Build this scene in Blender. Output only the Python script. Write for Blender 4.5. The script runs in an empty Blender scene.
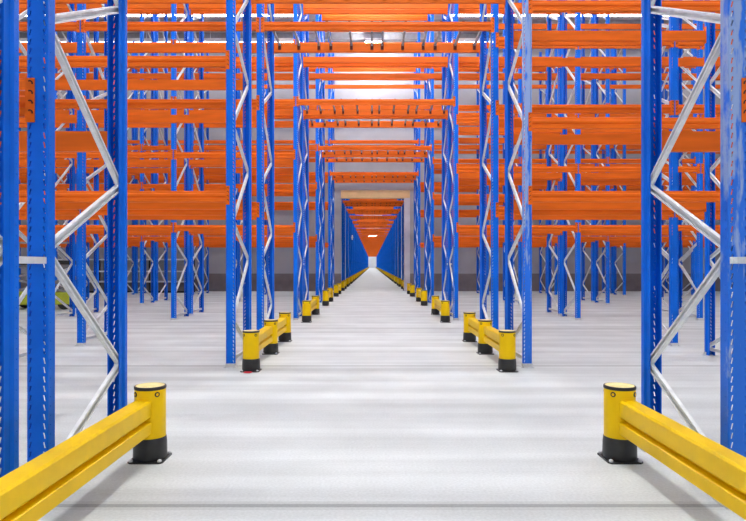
import bpy, bmesh, math, random
from mathutils import Vector, Matrix
R = random.Random(7)
S = bpy.context.scene
COL = S.collection
PI = math.pi
W = 1.87            # half spacing of the uprights either side of the aisle
BAY = 2.86          # bay spacing beside the aisle
D = 1.06           # depth of one upright frame
HU = 11.0           # height of the uprights
CAMX, CAMZ, F = -0.085, 1.29, 610.0
LEV = [2.225, 3.93, 5.17, 6.5, 7.85, 9.92]
def side_levels(k, ri, s):      # the right-hand bays carry their beams at other heights than the left-hand ones
    if s < 0: return LEV
    if k == 1: return LEV
    if k == 2: return [2.225, 3.15, 4.63, 6.5, 7.85, 9.92] if ri == 0 else [2.225, 3.85, 4.93, 6.5, 7.85, 9.92]
    return [2.225, 3.6, 4.75, 6.5, 7.85, 9.92]
BH = 0.14
ORD = ['zeroth', 'first', 'second', 'third', 'fourth', 'fifth', 'sixth', 'seventh', 'eighth', 'ninth', 'tenth', 'eleventh',
       'twelfth', 'thirteenth', 'fourteenth', 'fifteenth', 'sixteenth', 'seventeenth', 'eighteenth', 'nineteenth']
TENS = {2: 'twenty', 3: 'thirty', 4: 'forty', 5: 'fifty'}
def ordn(n):
    if n < 20: return ORD[n]
    t, u = divmod(n, 10)
    return (TENS[t][:-1] + 'ieth') if u == 0 else TENS[t] + '-' + ORD[u]

# ------------------------------------------------------------------ materials
def srgb(r, g, b):
    f = lambda c: c / 12.92 if c <= .04045 else ((c + .055) / 1.055) ** 2.4
    return (f(r / 255), f(g / 255), f(b / 255), 1)

def mat(name, col, rough=.5, metal=0., var=.12, scale=6., bump=0., spec=.5, stretch=(1, 1, 1)):
    m = bpy.data.materials.new(name); m.use_nodes = True
    nt = m.node_tree; b = nt.nodes['Principled BSDF']
    b.inputs['Roughness'].default_value = rough
    b.inputs['Metallic'].default_value = metal
    b.inputs['Specular IOR Level'].default_value = spec
    tc = nt.nodes.new('ShaderNodeTexCoord')
    mp = nt.nodes.new('ShaderNodeMapping'); mp.inputs['Scale'].default_value = stretch
    nt.links.new(tc.outputs['Object'], mp.inputs['Vector'])
    n = nt.nodes.new('ShaderNodeTexNoise'); n.inputs['Scale'].default_value = scale; n.inputs['Detail'].default_value = 4
    nt.links.new(mp.outputs[0], n.inputs['Vector'])
    r = nt.nodes.new('ShaderNodeValToRGB')
    r.color_ramp.elements[0].position = .3; r.color_ramp.elements[1].position = .7
    r.color_ramp.elements[0].color = tuple(c * (1 - var) for c in col[:3]) + (1,)
    r.color_ramp.elements[1].color = tuple(min(1, c * (1 + var)) for c in col[:3]) + (1,)
    nt.links.new(n.outputs['Fac'], r.inputs['Fac'])
    nt.links.new(r.outputs['Color'], b.inputs['Base Color'])
    if bump:
        bp = nt.nodes.new('ShaderNodeBump'); bp.inputs['Strength'].default_value = bump; bp.inputs['Distance'].default_value = .01
        nt.links.new(n.outputs['Fac'], bp.inputs['Height']); nt.links.new(bp.outputs[0], b.inputs['Normal'])
    return m

BLUE = mat('blue_paint', srgb(0, 106, 224), .42, var=.14, scale=3., spec=.2)
ORANGE = mat('orange_paint', srgb(224, 100, 6), .5, spec=.25, var=.12, scale=4., stretch=(.4, 3, 3))
GALV = mat('galvanised_steel', srgb(228, 231, 234), .36, .15, var=.12, scale=14.)
GALVD = mat('dull_galvanised_steel', srgb(150, 150, 158), .5, .4, var=.15, scale=14.)
PLATE = mat('foot_steel', srgb(205, 207, 210), .5, .3, var=.15, scale=20.)
YEL = mat('yellow_plastic', srgb(240, 196, 0), .4, var=.05, scale=8., bump=.05, spec=.18)
BLK = mat('black_rubber', srgb(28, 28, 31), .42, var=.35, scale=16., bump=.2)
CREAM = mat('cream_cap', srgb(240, 222, 150), .5, var=.1, scale=40.)
DARK = mat('dark_hole', srgb(40, 24, 22), .7, var=.1)
HOOK = mat('dark_brown_hook', srgb(96, 36, 16), .6, var=.15)
PURL = mat('grey_steel', srgb(165, 167, 172), .6, .1, var=.1)
WALLM = mat('pale_wall_panel', srgb(156, 156, 164), .7, var=.05, scale=1.5)
PLINTH = mat('brown_grey_concrete', srgb(116, 109, 113), .85, var=.12, scale=3.)
JAMB = mat('pale_door_frame', srgb(190, 188, 200), .6, var=.06, scale=3.)
LINT = mat('tan_lintel', srgb(214, 178, 132), .6, var=.06, scale=3.)
ENDW = mat('white_panel', srgb(236, 238, 242), .6, var=.03, scale=1.)
RED = mat('red_scrap', srgb(190, 30, 50), .5, var=.2, scale=30)
LIME = mat('lime_yellow_paint', srgb(180, 190, 40), .5, var=.15, scale=5)
WHITEP = mat('white_plate', srgb(240, 240, 240), .5, var=.03)

# blue with pale patches that thicken higher up
PATCHY = bpy.data.materials.new('patchy_blue_paint'); PATCHY.use_nodes = True
nt = PATCHY.node_tree; b = nt.nodes['Principled BSDF']; b.inputs['Roughness'].default_value = .4
tc = nt.nodes.new('ShaderNodeTexCoord'); mp = nt.nodes.new('ShaderNodeMapping'); mp.inputs['Scale'].default_value = (9, 3, 1.6)
n = nt.nodes.new('ShaderNodeTexNoise'); n.inputs['Scale'].default_value = 1.6; n.inputs['Detail'].default_value = 5; n.inputs['Roughness'].default_value = .6
r = nt.nodes.new('ShaderNodeValToRGB'); r.color_ramp.elements[0].position = .47; r.color_ramp.elements[1].position = .55
r.color_ramp.elements[0].color = srgb(0, 106, 224); r.color_ramp.elements[1].color = srgb(138, 164, 218)
nt.links.new(tc.outputs['Object'], mp.inputs['Vector']); nt.links.new(mp.outputs[0], n.inputs['Vector'])
sz = nt.nodes.new('ShaderNodeSeparateXYZ'); nt.links.new(tc.outputs['Object'], sz.inputs[0])
mr = nt.nodes.new('ShaderNodeMapRange'); mr.inputs['From Min'].default_value = 1.0; mr.inputs['From Max'].default_value = 2.4
mr.inputs['To Min'].default_value = -.1; mr.inputs['To Max'].default_value = .07; nt.links.new(sz.outputs['Z'], mr.inputs['Value'])
ad = nt.nodes.new('ShaderNodeMath'); ad.operation = 'ADD'; nt.links.new(n.outputs['Fac'], ad.inputs[0]); nt.links.new(mr.outputs[0], ad.inputs[1])
nt.links.new(ad.outputs[0], r.inputs['Fac']); nt.links.new(r.outputs['Color'], b.inputs['Base Color'])

def emis(name, col, s):
    m = bpy.data.materials.new(name); m.use_nodes = True
    b = m.node_tree.nodes['Principled BSDF']
    b.inputs['Base Color'].default_value = (1, 1, 1, 1)
    b.inputs['Emission Color'].default_value = col; b.inputs['Emission Strength'].default_value = s
    return m
TUBE = emis('light_diffuser', (1, .995, .965, 1), 11.)
TUBEC = emis('light_diffuser_aisle', (1, .995, .965, 1), 390.)
FILLF = emis('added_far_light', (1, .99, .97, 1), 150.)  # fill for the added strips beyond the dividing wall

# floor
FLOOR = bpy.data.materials.new('power_floated_concrete'); FLOOR.use_nodes = True
nt = FLOOR.node_tree; N = nt.nodes; L = nt.links; b = N['Principled BSDF']
b.inputs['Roughness'].default_value = .55; b.inputs['Specular IOR Level'].default_value = .35
tc = N.new('ShaderNodeTexCoord')
def noise(scale, st, detail=4):
    mp = N.new('ShaderNodeMapping'); mp.inputs['Scale'].default_value = st
    n = N.new('ShaderNodeTexNoise'); n.inputs['Scale'].default_value = scale; n.inputs['Detail'].default_value = detail
    L.new(tc.outputs['Object'], mp.inputs['Vector']); L.new(mp.outputs[0], n.inputs['Vector']); return n
def ramp(src, p0, p1, c0, c1):
    r = N.new('ShaderNodeValToRGB'); r.color_ramp.elements[0].position = p0; r.color_ramp.elements[1].position = p1
    r.color_ramp.elements[0].color = c0; r.color_ramp.elements[1].color = c1
    L.new(src, r.inputs['Fac']); return r.outputs['Color']
def mixm(a, bb, fac=1.):
    m = N.new('ShaderNodeMix'); m.data_type = 'RGBA'; m.blend_type = 'MULTIPLY'; m.inputs['Factor'].default_value = fac
    L.new(a, m.inputs[6]); L.new(bb, m.inputs[7]); return m.outputs[2]
g = lambda v: (v, v, v, 1)
c = ramp(noise(1.2, (1, 1, 1)).outputs['Fac'], .3, .7, srgb(208, 213, 214), srgb(224, 229, 230))
c = mixm(c, ramp(noise(60, (1, 1, 1), 2).outputs['Fac'], .3, .7, g(.86), g(1)))
c = mixm(c, ramp(noise(1.3, (.07, 2.0, 1), 6).outputs['Fac'], .38, .6, g(.8), g(1)))  # streaks along x: brush marks, deepened to paint in beam shadows
sx = N.new('ShaderNodeSeparateXYZ'); L.new(tc.outputs['Object'], sx.inputs[0])
def line(sock, off, per, wd):
    a = N.new('ShaderNodeMath'); a.operation = 'SUBTRACT'; L.new(sock, a.inputs[0]); a.inputs[1].default_value = off
    d = N.new('ShaderNodeMath'); d.operation = 'PINGPONG'; L.new(a.outputs[0], d.inputs[0]); d.inputs[1].default_value = per / 2
    l = N.new('ShaderNodeMath'); l.operation = 'LESS_THAN'; L.new(d.outputs[0], l.inputs[0]); l.inputs[1].default_value = wd
    return ramp(l.outputs[0], 0., 1., g(1), g(.62))
c = mixm(c, line(sx.outputs['Y'], 3.27, 4.53, .022))
c = mixm(c, line(sx.outputs['Y'], 3.27, 4.53, .06), .35)
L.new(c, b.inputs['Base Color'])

# corrugated wall: horizontal ribs by bump
def ribs(m, axis='Z', per=.3, dist=.03):
    nt = m.node_tree; b = nt.nodes['Principled BSDF']
    tc = nt.nodes.new('ShaderNodeTexCoord'); s = nt.nodes.new('ShaderNodeSeparateXYZ'); nt.links.new(tc.outputs['Object'], s.inputs[0])
    p = nt.nodes.new('ShaderNodeMath'); p.operation = 'PINGPONG'; p.inputs[1].default_value = per / 2
    nt.links.new(s.outputs[axis], p.inputs[0])
    bp = nt.nodes.new('ShaderNodeBump'); bp.inputs['Distance'].default_value = dist; bp.inputs['Strength'].default_value = .8
    nt.links.new(p.outputs[0], bp.inputs['Height']); nt.links.new(bp.outputs[0], b.inputs['Normal'])
CEILM = mat('ceiling_sheet', srgb(215, 217, 222), .7, var=.05, scale=1.)
ribs(CEILM, 'Y', .35, .05)

# ------------------------------------------------------------------ mesh helpers
class MB:
    def __init__(s): s.v = []; s.f = []; s.m = []
    def quad(s, a, b, c, d, mi=0):
        k = len(s.v); s.v += [a, b, c, d]; s.f.append((k, k + 1, k + 2, k + 3)); s.m.append(mi)
    def box(s, x0, x1, y0, y1, z0, z1, mi=0, M=None):
        k = len(s.v)
        P = [Vector(p) for p in ((x0, y0, z0), (x1, y0, z0), (x1, y1, z0), (x0, y1, z0), (x0, y0, z1), (x1, y0, z1), (x1, y1, z1), (x0, y1, z1))]
        if M is not None: P = [M @ p for p in P]
        s.v += P
        for f in ((0, 3, 2, 1), (4, 5, 6, 7), (0, 1, 5, 4), (1, 2, 6, 5), (2, 3, 7, 6), (3, 0, 4, 7)):
            s.f.append(tuple(k + i for i in f)); s.m.append(mi)
    def lathe(s, prof, n=32, mi=0, M=None):       # prof: (r, z[, mi]) bottom to top, closed at both ends
        k0 = len(s.v)
        for p in prof:
            for i in range(n):
                a = 2 * PI * i / n; q = Vector((p[0] * math.cos(a), p[0] * math.sin(a), p[1]))
                s.v.append(M @ q if M is not None else q)
        for j in range(len(prof) - 1):
            for i in range(n):
                a = k0 + j * n + i; b2 = k0 + j * n + (i + 1) % n
                s.f.append((a, b2, b2 + n, a + n)); s.m.append(prof[j][2] if len(prof[j]) > 2 else mi)
        s.f.append(tuple(k0 + i for i in range(n - 1, -1, -1))); s.m.append(mi)
        e = k0 + (len(prof) - 1) * n
        s.f.append(tuple(e + i for i in range(n))); s.m.append(prof[-1][2] if len(prof[-1]) > 2 else mi)
    def prism(s, poly, axis, t0, t1, mi=0):        # poly in the plane across axis; axis 'x': (y,z), 'y': (x,z)
        k = len(s.v); n = len(poly)
        for t in (t0, t1):
            for p in poly: s.v.append(Vector((t, p[0], p[1])) if axis == 'x' else Vector((p[0], t, p[1])))
        for i in range(n):
            j = (i + 1) % n; s.f.append((k + i, k + j, k + n + j, k + n + i)); s.m.append(mi)
        s.f.append(tuple(k + i for i in range(n - 1, -1, -1))); s.m.append(mi)
        s.f.append(tuple(k + n + i for i in range(n))); s.m.append(mi)
    def mesh(s, name, mats, smooth=False, bevel=0):
        me = bpy.data.meshes.new(name)
        me.from_pydata([tuple(v) for v in s.v], [], s.f)
        for m in mats: me.materials.append(m)
        for p, mi in zip(me.polygons, s.m): p.material_index = mi
        bm = bmesh.new(); bm.from_mesh(me)
        bmesh.ops.recalc_face_normals(bm, faces=bm.faces)
        if bevel:
            es = [e for e in bm.edges if len(e.link_faces) == 2 and e.calc_face_angle(0) > .6]
            bmesh.ops.bevel(bm, geom=es, offset=bevel, segments=2, affect='EDGES', clamp_overlap=True)
        if smooth:
            for f in bm.faces: f.smooth = True
            for e in bm.edges:
                if len(e.link_faces) == 2 and e.calc_face_angle(0) > .7: e.smooth = False
        bm.to_mesh(me); bm.free()
        return me

def ob(name, me, parent=None, loc=(0, 0, 0), rot=(0, 0, 0)):
    o = bpy.data.objects.new(name, me); COL.objects.link(o)
    o.location = loc; o.rotation_euler = rot
    if parent: o.parent = parent
    return o
def tag(o, label, cat, group=None, kind=None):
    o['label'] = label; o['category'] = cat
    if group: o['group'] = group
    if kind: o['kind'] = kind
    return o
def struct(name, me, loc=(0, 0, 0), label=None):
    o = ob(name, me, None, loc); o['kind'] = 'structure'
    if label: o['label'] = label
    return o
def boxmesh(name, x0, x1, y0, y1, z0, z1, m, bevel=0):
    b = MB(); b.box(x0, x1, y0, y1, z0, z1); return b.mesh(name, [m], bevel=bevel)

# ------------------------------------------------------------------ the upright post with its slots
HP = [(-.035, .102), (-.042, .102), (-.042, .056), (-.057, .046), (-.057, .034), (-.057, .022), (-.057, .006), (-.050, 0), (-.025, 0),
      (.025, 0), (.050, 0), (.057, .006), (.057, .022), (.057, .034), (.057, .046), (.042, .056), (.042, .102), (.035, .102)]
def upright_mesh(name, m, holes=True, h=HU):
    bm = bmesh.new()
    cell = .05 if holes else h
    n = int(round(h / cell))
    rows = [[bm.verts.new((x, y, k * cell)) for x, y in HP] for k in range(n + 1)]
    for k in range(n):
        for i in range(len(HP) - 1):
            a, b2, c2, d = rows[k][i], rows[k][i + 1], rows[k + 1][i + 1], rows[k + 1][i]
            kind = {7: 1, 9: 2, 4: 3, 12: 3}.get(i, 0) if holes else 0
            if kind == 0:
                bm.faces.new((a, b2, c2, d)); continue
            P = lambda u, v: a.co.lerp(b2.co, u).lerp(d.co.lerp(c2.co, u), v)
            if kind == 1: q = [(.2, .16), (.52, .16), (.8, .80), (.48, .80)]
            elif kind == 2: q = [(.48, .16), (.8, .16), (.52, .80), (.2, .80)]
            else: q = [(.3, .45), (.7, .45), (.7, .60), (.3, .60)]
            e, f, g2, hh = [bm.verts.new(P(*t)) for t in q]
            bm.faces.new((a, b2, f, e)); bm.faces.new((b2, c2, g2, f)); bm.faces.new((c2, d, hh, g2)); bm.faces.new((d, a, e, hh))
    bmesh.ops.recalc_face_normals(bm, faces=bm.faces)
    bmesh.ops.solidify(bm, geom=bm.faces[:], thickness=.004)
    me = bpy.data.meshes.new(name); bm.to_mesh(me); bm.free(); me.materials.append(m); return me
M_UP = upright_mesh('upright_post', BLUE)
M_UPP = upright_mesh('upright_post_patchy', PATCHY)

def chan(b, p0, p1, w=.048, d=.028, t=.004, mi=0):   # C channel in the y-z plane
    p0, p1 = Vector(p0), Vector(p1); v = (p1 - p0); ln = v.length; v.normalize()
    M = Matrix((( 0, 0, 1), (0, 0, 0), (0, 0, 0))).to_4x4()
    u = Vector((1, 0, 0)); s = v.cross(u)
    M = Matrix(((v.x, s.x, u.x, p0.x), (v.y, s.y, u.y, p0.y), (v.z, s.z, u.z, p0.z), (0, 0, 0, 1)))
    b.box(0, ln, -w / 2, w / 2, -d / 2, -d / 2 + t, mi, M)
    b.box(0, ln, -w / 2, -w / 2 + t, -d / 2, d / 2, mi, M)
    b.box(0, ln, w / 2 - t, w / 2, -d / 2, d / 2, mi, M)
    b.box(0, ln, -w / 2, -w / 2 + .012, d / 2 - t, d / 2, mi, M)
    b.box(0, ln, w / 2 - .012, w / 2, d / 2 - t, d / 2, mi, M)
YA, YB = .042, D - .042
def bmesh_brace(z0, z1, mirror=False):
    b = MB(); chan(b, (0, YA, z0), (0, YB, z1))
    if mirror: b.v = [Vector((-v.x, v.y, v.z)) for v in b.v]
    return b
M_BU = [bmesh_brace(0, .47, f).mesh('brace_rising', [GALV]) for f in (False, True)]
M_BD = [bmesh_brace(.77, 0, f).mesh('brace_falling', [GALV]) for f in (False, True)]
M_BH = [bmesh_brace(0, 0, f).mesh('brace_level', [GALV]) for f in (False, True)]
b = MB(); b.box(-.08, .08, -.03, .11, 0, .008); b.box(-.059, .059, -.006, -.001, .008, .05); b.box(-.062, -.058, -.006, .055, .008, .05); b.box(.058, .062, -.006, .055, .008, .05)
b.lathe([(.011, .008), (.011, .022), (.004, .026)], 8, M=Matrix.Translation((.055, -.02, 0))); b.lathe([(.011, .008), (.011, .022), (.004, .026)], 8, M=Matrix.Translation((-.055, -.02, 0)))
M_FOOT = b.mesh('foot_plate', [PLATE])
# one-mesh frame for the far rows
lite = MB()
for y0, sg in ((0, 1), (D, -1)):
    for i in range(len(HP) - 1):
        (x0, ya), (x1, yb) = HP[i], HP[i + 1]
        if (x0, ya) == (x1, yb): continue
        lite.quad((x0, y0 + sg * ya, 0), (x1, y0 + sg * yb, 0), (x1, y0 + sg * yb, HU), (x0, y0 + sg * ya, HU), 0)
z = .13
while z < HU - .6:
    chan(lite, (0, YA, z), (0, YB, z + .47), mi=1)
    if z + 1.24 < HU: chan(lite, (0, YB, z + .47), (0, YA, z + 1.24), mi=1)
    z += 1.24
M_LITE = lite.mesh('upright_frame_far', [BLUE, GALV])
lite.box(-.085, .085, -.035, .1, 0, .008, 1)

def frame(x, y, flip, label, group, parts=True, patchy=False):
    """x centre, y of the front face, flip = braces mirrored front to back"""
    if not parts:
        o = ob('upright_frame', M_LITE, None, (x, y + (D if flip else 0), 0), (0, 0, PI if flip else 0))
        return tag(o, label, 'rack frame', group)
    t = ob('upright_frame', None, None, (x, y + (D if flip else 0), 0), (0, 0, PI if flip else 0))
    t.empty_display_size = .2
    tag(t, label, 'rack frame', group)
    up = M_UPP if patchy else M_UP
    ob('upright_post', M_UPP if patchy and not flip else M_UP, t, (0, 0, .006)); ob('upright_post', M_UPP if patchy and flip else M_UP, t, (0, D, .006), (0, 0, PI))
    ob('foot_plate', M_FOOT, t); ob('foot_plate', M_FOOT, t, (0, D, 0), (0, 0, PI))
    mi = int((x > 0) != bool(flip))
    bx = (.018 if x < 0 else -.018) * (-1 if flip else 1)
    ob('brace', M_BH[mi], t, (bx, 0, .1))
    z = .13
    while z < HU - .6:
        ob('brace', M_BU[mi], t, (bx, 0, z))
        if z + 1.24 < HU: ob('brace', M_BD[mi], t, (bx, 0, z + .47))
        z += 1.24
    return t

# ------------------------------------------------------------------ load beams
def beam_poly(h=BH, d=.05):
    t = .006
    return [(0, -h + t), (t, -h), (d, -h), (d, 0), (.014 + t, 0), (.014, -t), (.014, -.026), (0, -.040), (0, -.066), (.012, -.076), (.012, -.088), (0, -.098)]
def beam_meshes(span):
    b = MB(); b.prism(beam_poly(), 'x', -span / 2, span / 2)
    full = MB(); full.prism(beam_poly(), 'x', -span / 2, span / 2)
    for s in (-1, 1):
        e = s * span / 2
        full.box(min(e, e + s * .045), max(e, e + s * .045), -.006, -.002, -.175, .06)
    return b.mesh('beam_rail', [ORANGE]), full.mesh('load_beam_far', [ORANGE])
SPA = 2 * W - .114; SPB = BAY - .114
M_BEAM = {'a': beam_meshes(SPA), 'b': beam_meshes(SPB)}
def conn_mesh(s):
    b = MB()
    b.box(min(0, s * .046), max(0, s * .046), -.0065, -.002, -.175, .06)            # face plate on the post
    b.box(-.004 if s > 0 else 0, 0 if s > 0 else .004, -.0065, .055, -.175, .06)     # side plate the beam is welded to
    for k in range(4):
        zc = .03 - k * .052
        pts = [(s * (.022 + .013 * math.cos(a)), zc + .015 * math.sin(a)) for a in [(-.6 + i * .35) * 1 + PI / 8 for i in range(8)]]
        for (xa, za), (xb, zb) in zip(pts, pts[1:]):
            dx, dz = xb - xa, zb - za; l = math.hypot(dx, dz) or 1; nx, nz = -dz / l * .0035, dx / l * .0035
            b.prism([(xa - nx, za - nz), (xb - nx, zb - nz), (xb + nx, zb + nz), (xa + nx, za + nz)], 'y', -.009, -.006, 1)
    return b.mesh('end_connector', [ORANGE, DARK])
M_CONN = {1: conn_mesh(1), -1: conn_mesh(-1)}
def beam(xc, y, z, rear, kind, label, group, parts):
    """xc centre, y of the web face it hangs on; rear beams face backwards"""
    span = SPA if kind == 'a' else SPB
    rz = PI if rear else 0
    if not parts:
        return tag(ob('rack_crossbar', M_BEAM[kind][1], None, (xc, y, z), (0, 0, rz)), label, 'rack beam', group)
    t = ob('rack_crossbar', None, None, (xc, y, z), (0, 0, rz)); t.empty_display_size = .1
    tag(t, label, 'rack beam', group)
    ob('beam_rail', M_BEAM[kind][0], t)
    ob('end_connector', M_CONN[1], t, (span / 2, 0, 0)); ob('end_connector', M_CONN[-1], t, (-span / 2, 0, 0))
    return t

# ------------------------------------------------------------------ rows of racks
NROW = 49
def racks(k):                       # front faces of the two racks of row k
    if k == 1: return [1.93, 3.25]
    if k == 2: return [7.68, 9.71]
    s = 14.25 + 5.6 * (k - 3); return [s, s + D + .265]
WALLY = 30.0
def px(x, y): return 373 + (x - CAMX) / y * F
LEVN = ['lowest', 'second', 'third', 'fourth', 'fifth', 'top']
beams = []                          # (score, args)
for k in range(1, NROW + 1):
    for ri, y0 in enumerate(racks(k)):
        rk = ('front', 'back')[ri]
        # frames
        ncol = 1
        if k <= 5:
            for c in range(0, 6):
                X = W + c * BAY
                for s in (-1, 1):
                    vis = abs((s * X - CAMX) / (y0 + D)) * F < 373 + 8
                    if not vis: continue
                    side = 'left' if s < 0 else 'right'
                    patchy = s > 0 and c == 0 and ((k == 1 and ri == 1) or (k == 2 and ri == 0))
                    lab = 'blue upright frame, %s rack of %s row, %s %s of the aisle' % (rk, ordn(k), ordn(c + 1), side)
                    if patchy: lab = 'patchy blue upright frame, %s rack of %s row, first right of the aisle' % (rk, ordn(k))
                    frame(s * X, y0, ri == 0, lab, 'blue upright frames of the racks', True, patchy)
        else:
            for s in (-1, 1):
                lab = 'distant blue upright frame, %s rack of %s row, %s aisle side' % (rk, ordn(k), 'left' if s < 0 else 'right')
                frame(s * W, y0, ri == 0, lab, 'blue upright frames of the racks', False)
        # beams
        for rear in (0, 1):
            y = y0 + (D if rear else 0)
            edge = ('near', 'far')[rear]
            for li, z in enumerate(LEV):
                if li == 5 and k not in (4, 5): continue
                if li >= 2 and (k <= 24 or li == 2):
                    yp = 265 - (z - BH - CAMZ) / y * F
                    if yp > -2 or k == 1 and li == 2:
                        lab = 'orange %s level beam, %s edge of %s rack, %s row, over the aisle' % (LEVN[li], edge, rk, ordn(k))
                        beams.append((SPA / y ** 1.3, (0, y, z, rear, 'a', lab, 'orange beams over the aisle'), k))
                if k <= 5 and not (li == 5 and k == 4):
                    for c in range(0, 6):
                        xc = W + BAY * (c + .5)
                        for s in (-1, 1):
                            zz = side_levels(k, ri, s)[li]
                            yp = 265 - (zz - BH - CAMZ) / y * F
                            inner = abs((s * (W + BAY * c) - CAMX) / y) * F
                            if yp < -2 or inner > 373: continue
                            lab = 'orange %s level beam, %s edge of %s rack, %s row, %s bay %s' % (
                                LEVN[li], edge, rk, ordn(k), ordn(c + 1), 'left' if s < 0 else 'right')
                            sc = (min(373, inner + BAY / y * F) - inner) / 500. / y ** .2
                            beams.append((SPB / y ** 1.3 * min(1, .3 + sc), (s * xc, y, zz, rear, 'b', lab, 'orange beams in the side bays'), k))
beams.sort(key=lambda t: -t[0])
nb = 0; stuffb = MB()
for sc, a, k in beams:
    if nb < 300:
        beam(*a, parts=(k <= 3)); nb += 1
    else:
        xc, y, z, rear, kind = a[:5]
        span = SPA if kind == 'a' else SPB
        pl = beam_poly()
        if rear: pl = [(y - p, q + z) for p, q in pl][::-1]
        else: pl = [(y + p, q + z) for p, q in pl]
        stuffb.prism(pl, 'x', xc - span / 2 - .04, xc + span / 2 + .04)
o = ob('rack_crossbar', stuffb.mesh('far_load_beams', [ORANGE]))
tag(o, 'far orange beams of the distant rack rows, too many to count', 'rack beam', None, 'stuff')
print('beams', len(beams))

# support bars across the racks over the aisle
BX = [-1.71, -1.37, -1.02, -.81, -.45, -.09, .09, .45, .81, 1.02, 1.37, 1.71]
def bar_mb(b, ox=0, oy=0, oz=0):
    b.box(ox - .017, ox + .017, oy + .02, oy + D - .052, oz - .034, oz + .004, 0)
    b.box(ox - .026, ox + .026, oy + D - .062, oy + D - .051, oz - .1, oz + .008, 1)
    b.box(ox - .019, ox + .019, oy + D - .058, oy + D - .02, oz + .002, oz + .008, 1)
    b.box(ox - .019, ox + .019, oy + .012, oy + .05, oz + .002, oz + .008, 1)
bb = MB(); bar_mb(bb); M_BAR = bb.mesh('pallet_support_bar', [GALVD, HOOK])
nbar = 0; sb = MB()
for k in range(2, 19):
    for ri, y0 in enumerate(racks(k)):
        for i, x in enumerate(BX):
            if nbar < 300:
                tag(ob('pallet_support_bar', M_BAR, None, (x, y0, LEV[2])),
                    'grey support bar over the aisle, %s row %s rack, %s from left' % (ordn(k), ('front', 'back')[ri], ordn(i + 1)),
                    'support bar', 'support bars over the aisle'); nbar += 1
            else: bar_mb(sb, x, y0, LEV[2])
tag(ob('pallet_support_bar', sb.mesh('far_bars', [GALVD, HOOK])), 'distant grey support bars over the aisle in the far rack rows', 'support bar', None, 'stuff')

# row spacers joining back-to-back frames
b = MB(); b.box(-.02, .02, -.02, .285, -.018, .018); b.box(-.02, .02, .283, .289, -.03, .03); b.box(-.02, .02, -.024, -.018, -.03, .03)
b = MB()
b.box(-.006, .05, -.03, .262, -.018, .018); b.box(-.05, .05, .258, .264, -.018, .018)
for (x, z) in ((-.03, 0), (.03, 0)): b.lathe([(.008, 0), (.008, .008)], 8, M=Matrix.Translation((x, .258, z)) @ Matrix.Rotation(PI / 2, 4, 'X'))
M_SP = b.mesh('row_spacer', [GALV])
for k in (1, 3):
    ya = racks(k)[0] + D
    for s in (-1, 1):
        tag(ob('row_spacer', M_SP, None, (s * W, ya, 1.315)), 'galvanised spacer joining back-to-back blue uprights, %s row, %s of aisle' % (ordn(k), 'left' if s < 0 else 'right'), 'spacer', 'row spacers')

# ------------------------------------------------------------------ yellow barriers
PX = 1.562
def ring(b, ang, z, r=.1005):
    M = Matrix.Rotation(ang, 4, 'Z') @ Matrix.Translation((r - .006, 0, z)) @ Matrix.Rotation(PI / 2, 4, 'Y')
    b.lathe([(.017, 0, 0), (.017, .0085, 0), (.0145, .0095, 0), (.0095, .0095, 1), (.009, .007, 1), (.002, .007, 1)], 18, 0, M)
p = MB(); p.lathe([(.098, .135), (.1, .14), (.1, .468), (.098, .474)], 40); M_SLV = p.mesh('post_sleeve', [YEL], smooth=True)
p = MB(); p.lathe([(.103, .008), (.109, .02), (.107, .12), (.103, .152), (.099, .155)], 40); M_BASE = p.mesh('post_base', [BLK], smooth=True)
p = MB(); p.lathe([(.101, .47, 0), (.1025, .474, 0), (.1025, .486, 0), (.1, .490, 0), (.092, .491, 1), (.088, .489, 1), (.05, .4895, 1), (.045, .492, 1), (.01, .492, 1)], 40)
M_CAP = p.mesh('post_cap', [BLK, CREAM], smooth=True)
p = MB()
h = .114; c = .02
p.v = []; poly = [(-h + c, -h), (h - c, -h), (h, -h + c), (h, h - c), (h - c, h), (-h + c, h), (-h, h - c), (-h, -h + c)]
k0 = 0
for z in (0, .011):
    for q in poly: p.v.append(Vector((q[0], q[1], z)))
for i in range(8): p.f.append((i, (i + 1) % 8, 8 + (i + 1) % 8, 8 + i)); p.m.append(0)
p.f.append(tuple(range(7, -1, -1))); p.m.append(0); p.f.append(tuple(range(8, 16))); p.m.append(0)
for sx_ in (-1, 1):
    for sy_ in (-1, 1): p.lathe([(.014, .011), (.014, .02), (.008, .026)], 10, 1, Matrix.Translation((sx_ * .094, sy_ * .094, 0)))
M_PLT = p.mesh('floor_plate', [BLK, PLATE])
p = MB()
ring(p, 0, .443)
M_RING = p.mesh('bolt_plug', [BLK, YEL], smooth=True)
def rail_mesh(L0):
    w = .058; r_ = .012
    half = [(w - r_, .408), (w, .408 - r_), (w, .306), (w - .006, .299), (w - .042, .296), (w - .042, .270), (w - .006, .267), (w, .262), (w, .194), (w - r_, .183)]
    prof = half + [(-x, z) for x, z in half[::-1]]
    b = MB(); b.prism(prof, 'y', .06, L0 - .06)
    # short sleeves where the rail enters the posts
    g2 = 1.035
    pc = [(x * g2, .284 + (z - .284) * g2) for x, z in prof]
    return b.mesh('rail', [YEL], smooth=True), pc
RM = {}
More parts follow.
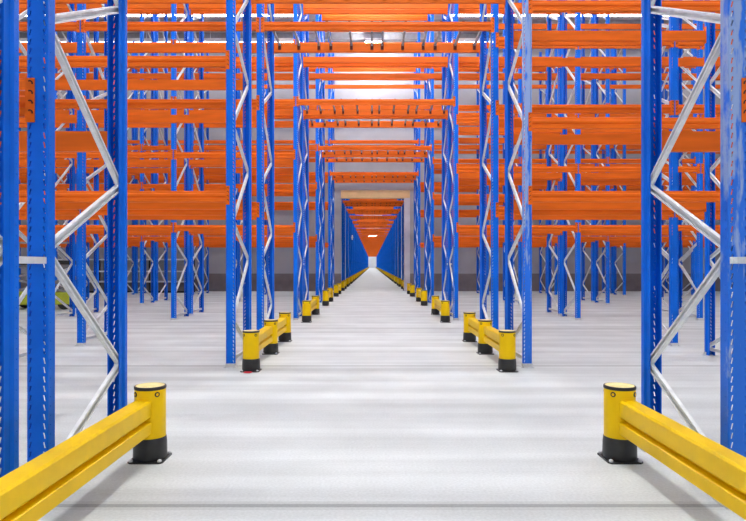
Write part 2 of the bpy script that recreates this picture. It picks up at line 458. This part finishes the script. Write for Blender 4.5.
def barrier(s, ys, label):
    t = ob('safety_barrier', None, None, (s * PX, ys[0], 0)); t.empty_display_size = .2
    tag(t, label, 'barrier', 'yellow rack-end barriers')
    for y in ys:
        q = ob('post', M_SLV, t, (0, y - ys[0], 0))
        ob('post_cap', M_CAP, q); e = ob('post_base', M_BASE, q); ob('floor_plate', M_PLT, q); [ob('bolt_plug', M_RING, q, (0, 0, 0), (0, 0, math.radians(a))) for a in (45, 135, 225, 315)]
    for a, c2 in zip(ys, ys[1:]):
        L0 = round(c2 - a, 3)
        if L0 not in RM: RM[L0] = rail_mesh(L0)[0]
        ob('rail', RM[L0], t, (s * .018, a - ys[0], 0))
def far_barrier_mesh():
    b = MB()
    for y in (0, 2.15):
        T = Matrix.Translation((0, y, 0))
        b.lathe([(.108, 0, 1), (.106, .15, 1), (.1, .152, 0), (.1, .484, 1), (.1, .489, 1)], 16, 0, T)
    b.box(-.058, .058, .06, 2.09, .29, .398); b.box(-.058, .058, .06, 2.09, .17, .265); b.box(-.03, .03, .06, 2.09, .26, .3)
    return b.mesh('safety_barrier_far', [YEL, BLK], smooth=True)
M_FB = far_barrier_mesh()
for k in range(1, NROW + 1):
    for s in (-1, 1):
        sd = 'left' if s < 0 else 'right'
        if k == 1: barrier(s, [1.86, 4.06], 'near yellow two-post barrier at the first rack row, %s of the aisle' % sd)
        elif k == 2: barrier(s, [7.44, 8.89, 10.32], 'yellow three-post barrier beside the second rack row, %s of the aisle' % sd)
        else:
            y = racks(k)[0] - .5
            if k <= 6: barrier(s, [y, y + 2.15], 'yellow two-post barrier beside the %s rack row, %s of the aisle' % (ordn(k), sd))
            else: tag(ob('safety_barrier', M_FB, None, (s * PX, y, 0)), 'distant yellow barrier beside the %s rack row, %s of the aisle' % (ordn(k), sd), 'barrier', 'yellow rack-end barriers')

# ------------------------------------------------------------------ the building
YEND = 284.
CZ = 12.3
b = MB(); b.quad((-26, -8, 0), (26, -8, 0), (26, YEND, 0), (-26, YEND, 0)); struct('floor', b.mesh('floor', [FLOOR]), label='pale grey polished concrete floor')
struct('ceiling', boxmesh('ceiling', -26, 26, -3, YEND, CZ, CZ + .2, CEILM))
struct('wall_left', boxmesh('wl', -26.2, -26, -3, YEND, 0, CZ, WALLM)); struct('wall_right', boxmesh('wr', 26, 26.2, -3, YEND, 0, CZ, WALLM))
OL, OR_, OT = -1.62, 1.49, 4.58     # opening of the dividing wall
b = MB()
b.box(-26, OL, WALLY, WALLY + .3, .87, OT, 0); b.box(OR_ + .28, 26, WALLY, WALLY + .3, .87, OT, 0); b.box(-26, 26, WALLY, WALLY + .3, OT + .38, CZ, 0)
b.box(-26, OL, WALLY, WALLY + .3, OT, OT + .38, 0); b.box(OR_ + .28, 26, WALLY, WALLY + .3, OT, OT + .38, 0)
b.box(-26, OL, WALLY - .02, WALLY + .32, 0, .87, 1); b.box(OR_ + .28, 26, WALLY - .02, WALLY + .32, 0, .87, 1)
struct('wall_back', b.mesh('wall_back', [WALLM, PLINTH]), label='pale dividing wall with dark plinth and an aisle opening')
struct('trim_1', boxmesh('jamb', OR_, OR_ + .28, WALLY - .04, WALLY + .34, 0, OT, JAMB), label='pale grey door post right of the aisle opening')
struct('trim_2', boxmesh('lintel', OL, OR_ + .28, WALLY - .04, WALLY + .34, OT, OT + .38, LINT), label='tan lintel over the aisle opening')
struct('wall_end', boxmesh('we', -26, 26, YEND, YEND + .2, 0, CZ, ENDW))
i = 3
y = 5.0
while y < WALLY:
    b = MB(); b.box(-26, 26, y - .04, y + .04, CZ - .28, CZ - .26); b.box(-26, 26, y - .005, y + .005, CZ - .26, CZ - .02); b.box(-26, 26, y - .04, y + .04, CZ - .02, CZ)
    struct('trim_%d' % i, b.mesh('roof_purlin', [PURL]), label='grey roof purlin'); i += 1
    y += 1.6

def light(y, half, n, far):
    t = ob('ceiling_light', None, None, (0, y, 11.75)); t.empty_display_size = .2
    tag(t, 'long white light strip under the roof across the aisle, %s from the camera' % ordn(n), 'ceiling light', 'light strips under the roof')
    segs = [(-half, half, FILLF)] if far else [(-half, -3.2, TUBE), (-.4, .4, TUBEC), (3.2, half, TUBE)]
    for a, c2, m in segs:
        b = MB(); b.box(a, c2, -.14, .14, .06, .16); b.box(a, c2, -.14, -.11, 0, .06); b.box(a, c2, .11, .14, 0, .06)
        q = a + .3
        while q < c2:
            b.box(q - .01, q + .01, -.01, .01, .16, CZ - 11.75); q += 3
        h = ob('housing', b.mesh('light_housing', [WHITEP]), t)
        ob('diffuser', boxmesh('light_diffuser', a, c2, -.06, .06, -.05, .055, m), h)
n = 0
for y in (-.1, 3.1, 6.3, 9.5, 12.7, 15.9, 19.1, 22.3, 25.5, 28.7):
    n += 1; light(y, 20, n, False)
y = 34.5
while y < YEND - 2:
    n += 1; light(y, 1.5, n, True); y += 5.6  # strips past the wall are added to brighten the far aisle

# ------------------------------------------------------------------ things at the back left
t = ob('shelving', None, None, (-11.5, 28.3, 0)); tag(t, 'low galvanised shelving with dark base rail, far left before the wall', 'shelving')
for z in (.52, 1.0, 1.55):
    b = MB(); b.box(-3.4, 3.0, 0, .6, z, z + .02); b.box(-3.4, 3.0, -.01, .01, z - .04, z + .03); ob('shelf', b.mesh('shelf', [GALV]), t)
for x in (-3.38, -1.25, .88, 3.0):
    b = MB(); b.box(x - .03, x + .03, .02, .08, 0, 1.6); ob('shelf_post', b.mesh('shelf_post', [BLK]), t)
    b = MB(); b.box(x - .03, x + .03, .54, .6, 0, 1.6); ob('shelf_post', b.mesh('shelf_post', [BLK]), t)
ob('base_rail', boxmesh('base_rail', -3.4, 3.0, -.02, .04, 0, .09, BLK), t)
ob('back_panel', boxmesh('back_panel', -3.38, 2.98, .57, .59, .5, 1.58, PURL), t)

t = ob('scissor_lift', None, None, (-9.75, 17.6, 0)); tag(t, 'low lime and black scissor lift standing behind the left racks', 'scissor lift')
ob('chassis', boxmesh('chassis', -1.0, 1.0, 0, .8, .14, .5, LIME, .02), t)
for x in (-.75, .75):
    for y in (.08, .72):
        b = MB(); b.lathe([(.16, -.06), (.19, -.04), (.19, .04), (.16, .06)], 20, 0, Matrix.Translation((x, y, .19)) @ Matrix.Rotation(PI / 2, 4, 'X')); ob('wheel', b.mesh('wheel', [BLK], smooth=True), t)
for y in (.12, .66):
    for (za, zb) in ((.5, .9), (.9, 1.3)):
        for (xa, xb) in ((-.85, .85), (.85, -.85)):
            b = MB()
            dx, dz = xb - xa, zb - za; l = math.hypot(dx, dz); nx, nz = -dz / l * .03, dx / l * .03
            b.prism([(xa - nx, za - nz), (xb - nx, zb - nz), (xb + nx, zb + nz), (xa + nx, za + nz)], 'y', y - .02, y + .02)
            ob('scissor_arm', b.mesh('scissor_arm', [GALVD]), t)
ob('platform', boxmesh('platform', -1.0, 1.0, 0, .8, 1.3, 1.42, BLK, .01), t)
b = MB()
for x in (-1, 0, 1):
    for y in (.02, .78): b.box(x * .97 - .015, x * .97 + .015, y - .015, y + .015, 1.42, 1.95)
for y in (.02, .78): b.box(-.98, .98, y - .015, y + .015, 1.93, 1.96)
ob('guard_rail', b.mesh('guard_rail', [GALVD]), t)

bm = bmesh.new(); bmesh.ops.create_icosphere(bm, subdivisions=2, radius=1)
for v in bm.verts: v.co = Vector((v.co.x * .06, v.co.y * .03, (v.co.z + 1) * .012)) * (1 + R.uniform(-.3, .3))
me = bpy.data.meshes.new('scrap'); bm.to_mesh(me); bm.free(); me.materials.append(RED)
tag(ob('plastic_scrap', me, None, (-1.57, 7.27, 0)), 'small crumpled red scrap at the foot of the yellow barrier post', 'scrap')
b = MB(); b.lathe([(.07, 0), (.09, .03), (.09, .09), (.07, .12)], 20, 0, Matrix.Translation((0, 0, 0)) @ Matrix.Rotation(PI / 2, 4, 'X')); b.box(-.05, .05, -.03, .0, -.2, .2)
tag(ob('reflector', b.mesh('reflector', [WHITEP], smooth=True), None, (-W + .04, racks(10)[0] - .01, 3.7)), 'small white reflector on a far left upright of the aisle', 'reflector')

# ------------------------------------------------------------------ world, camera, view
wd = bpy.data.worlds.new('world'); S.world = wd; wd.use_nodes = True
wd.node_tree.nodes['Background'].inputs['Color'].default_value = (.97, .98, 1, 1)
wd.node_tree.nodes['Background'].inputs['Strength'].default_value = .62
cd = bpy.data.cameras.new('camera'); co = bpy.data.objects.new('camera', cd); COL.objects.link(co)
co.location = (CAMX, 0, CAMZ); co.rotation_euler = (PI / 2, 0, 0)
cd.sensor_fit = 'HORIZONTAL'; cd.sensor_width = 36; cd.lens = F / 746 * 36
cd.shift_x = .8 / 746; cd.shift_y = 4.5 / 746; cd.clip_end = 500; cd.clip_start = .05
S.camera = co
S.view_settings.view_transform = 'Standard'; S.view_settings.look = 'None'; S.view_settings.gamma = 1; S.view_settings.use_curve_mapping = False
S.view_settings.exposure = 0.29
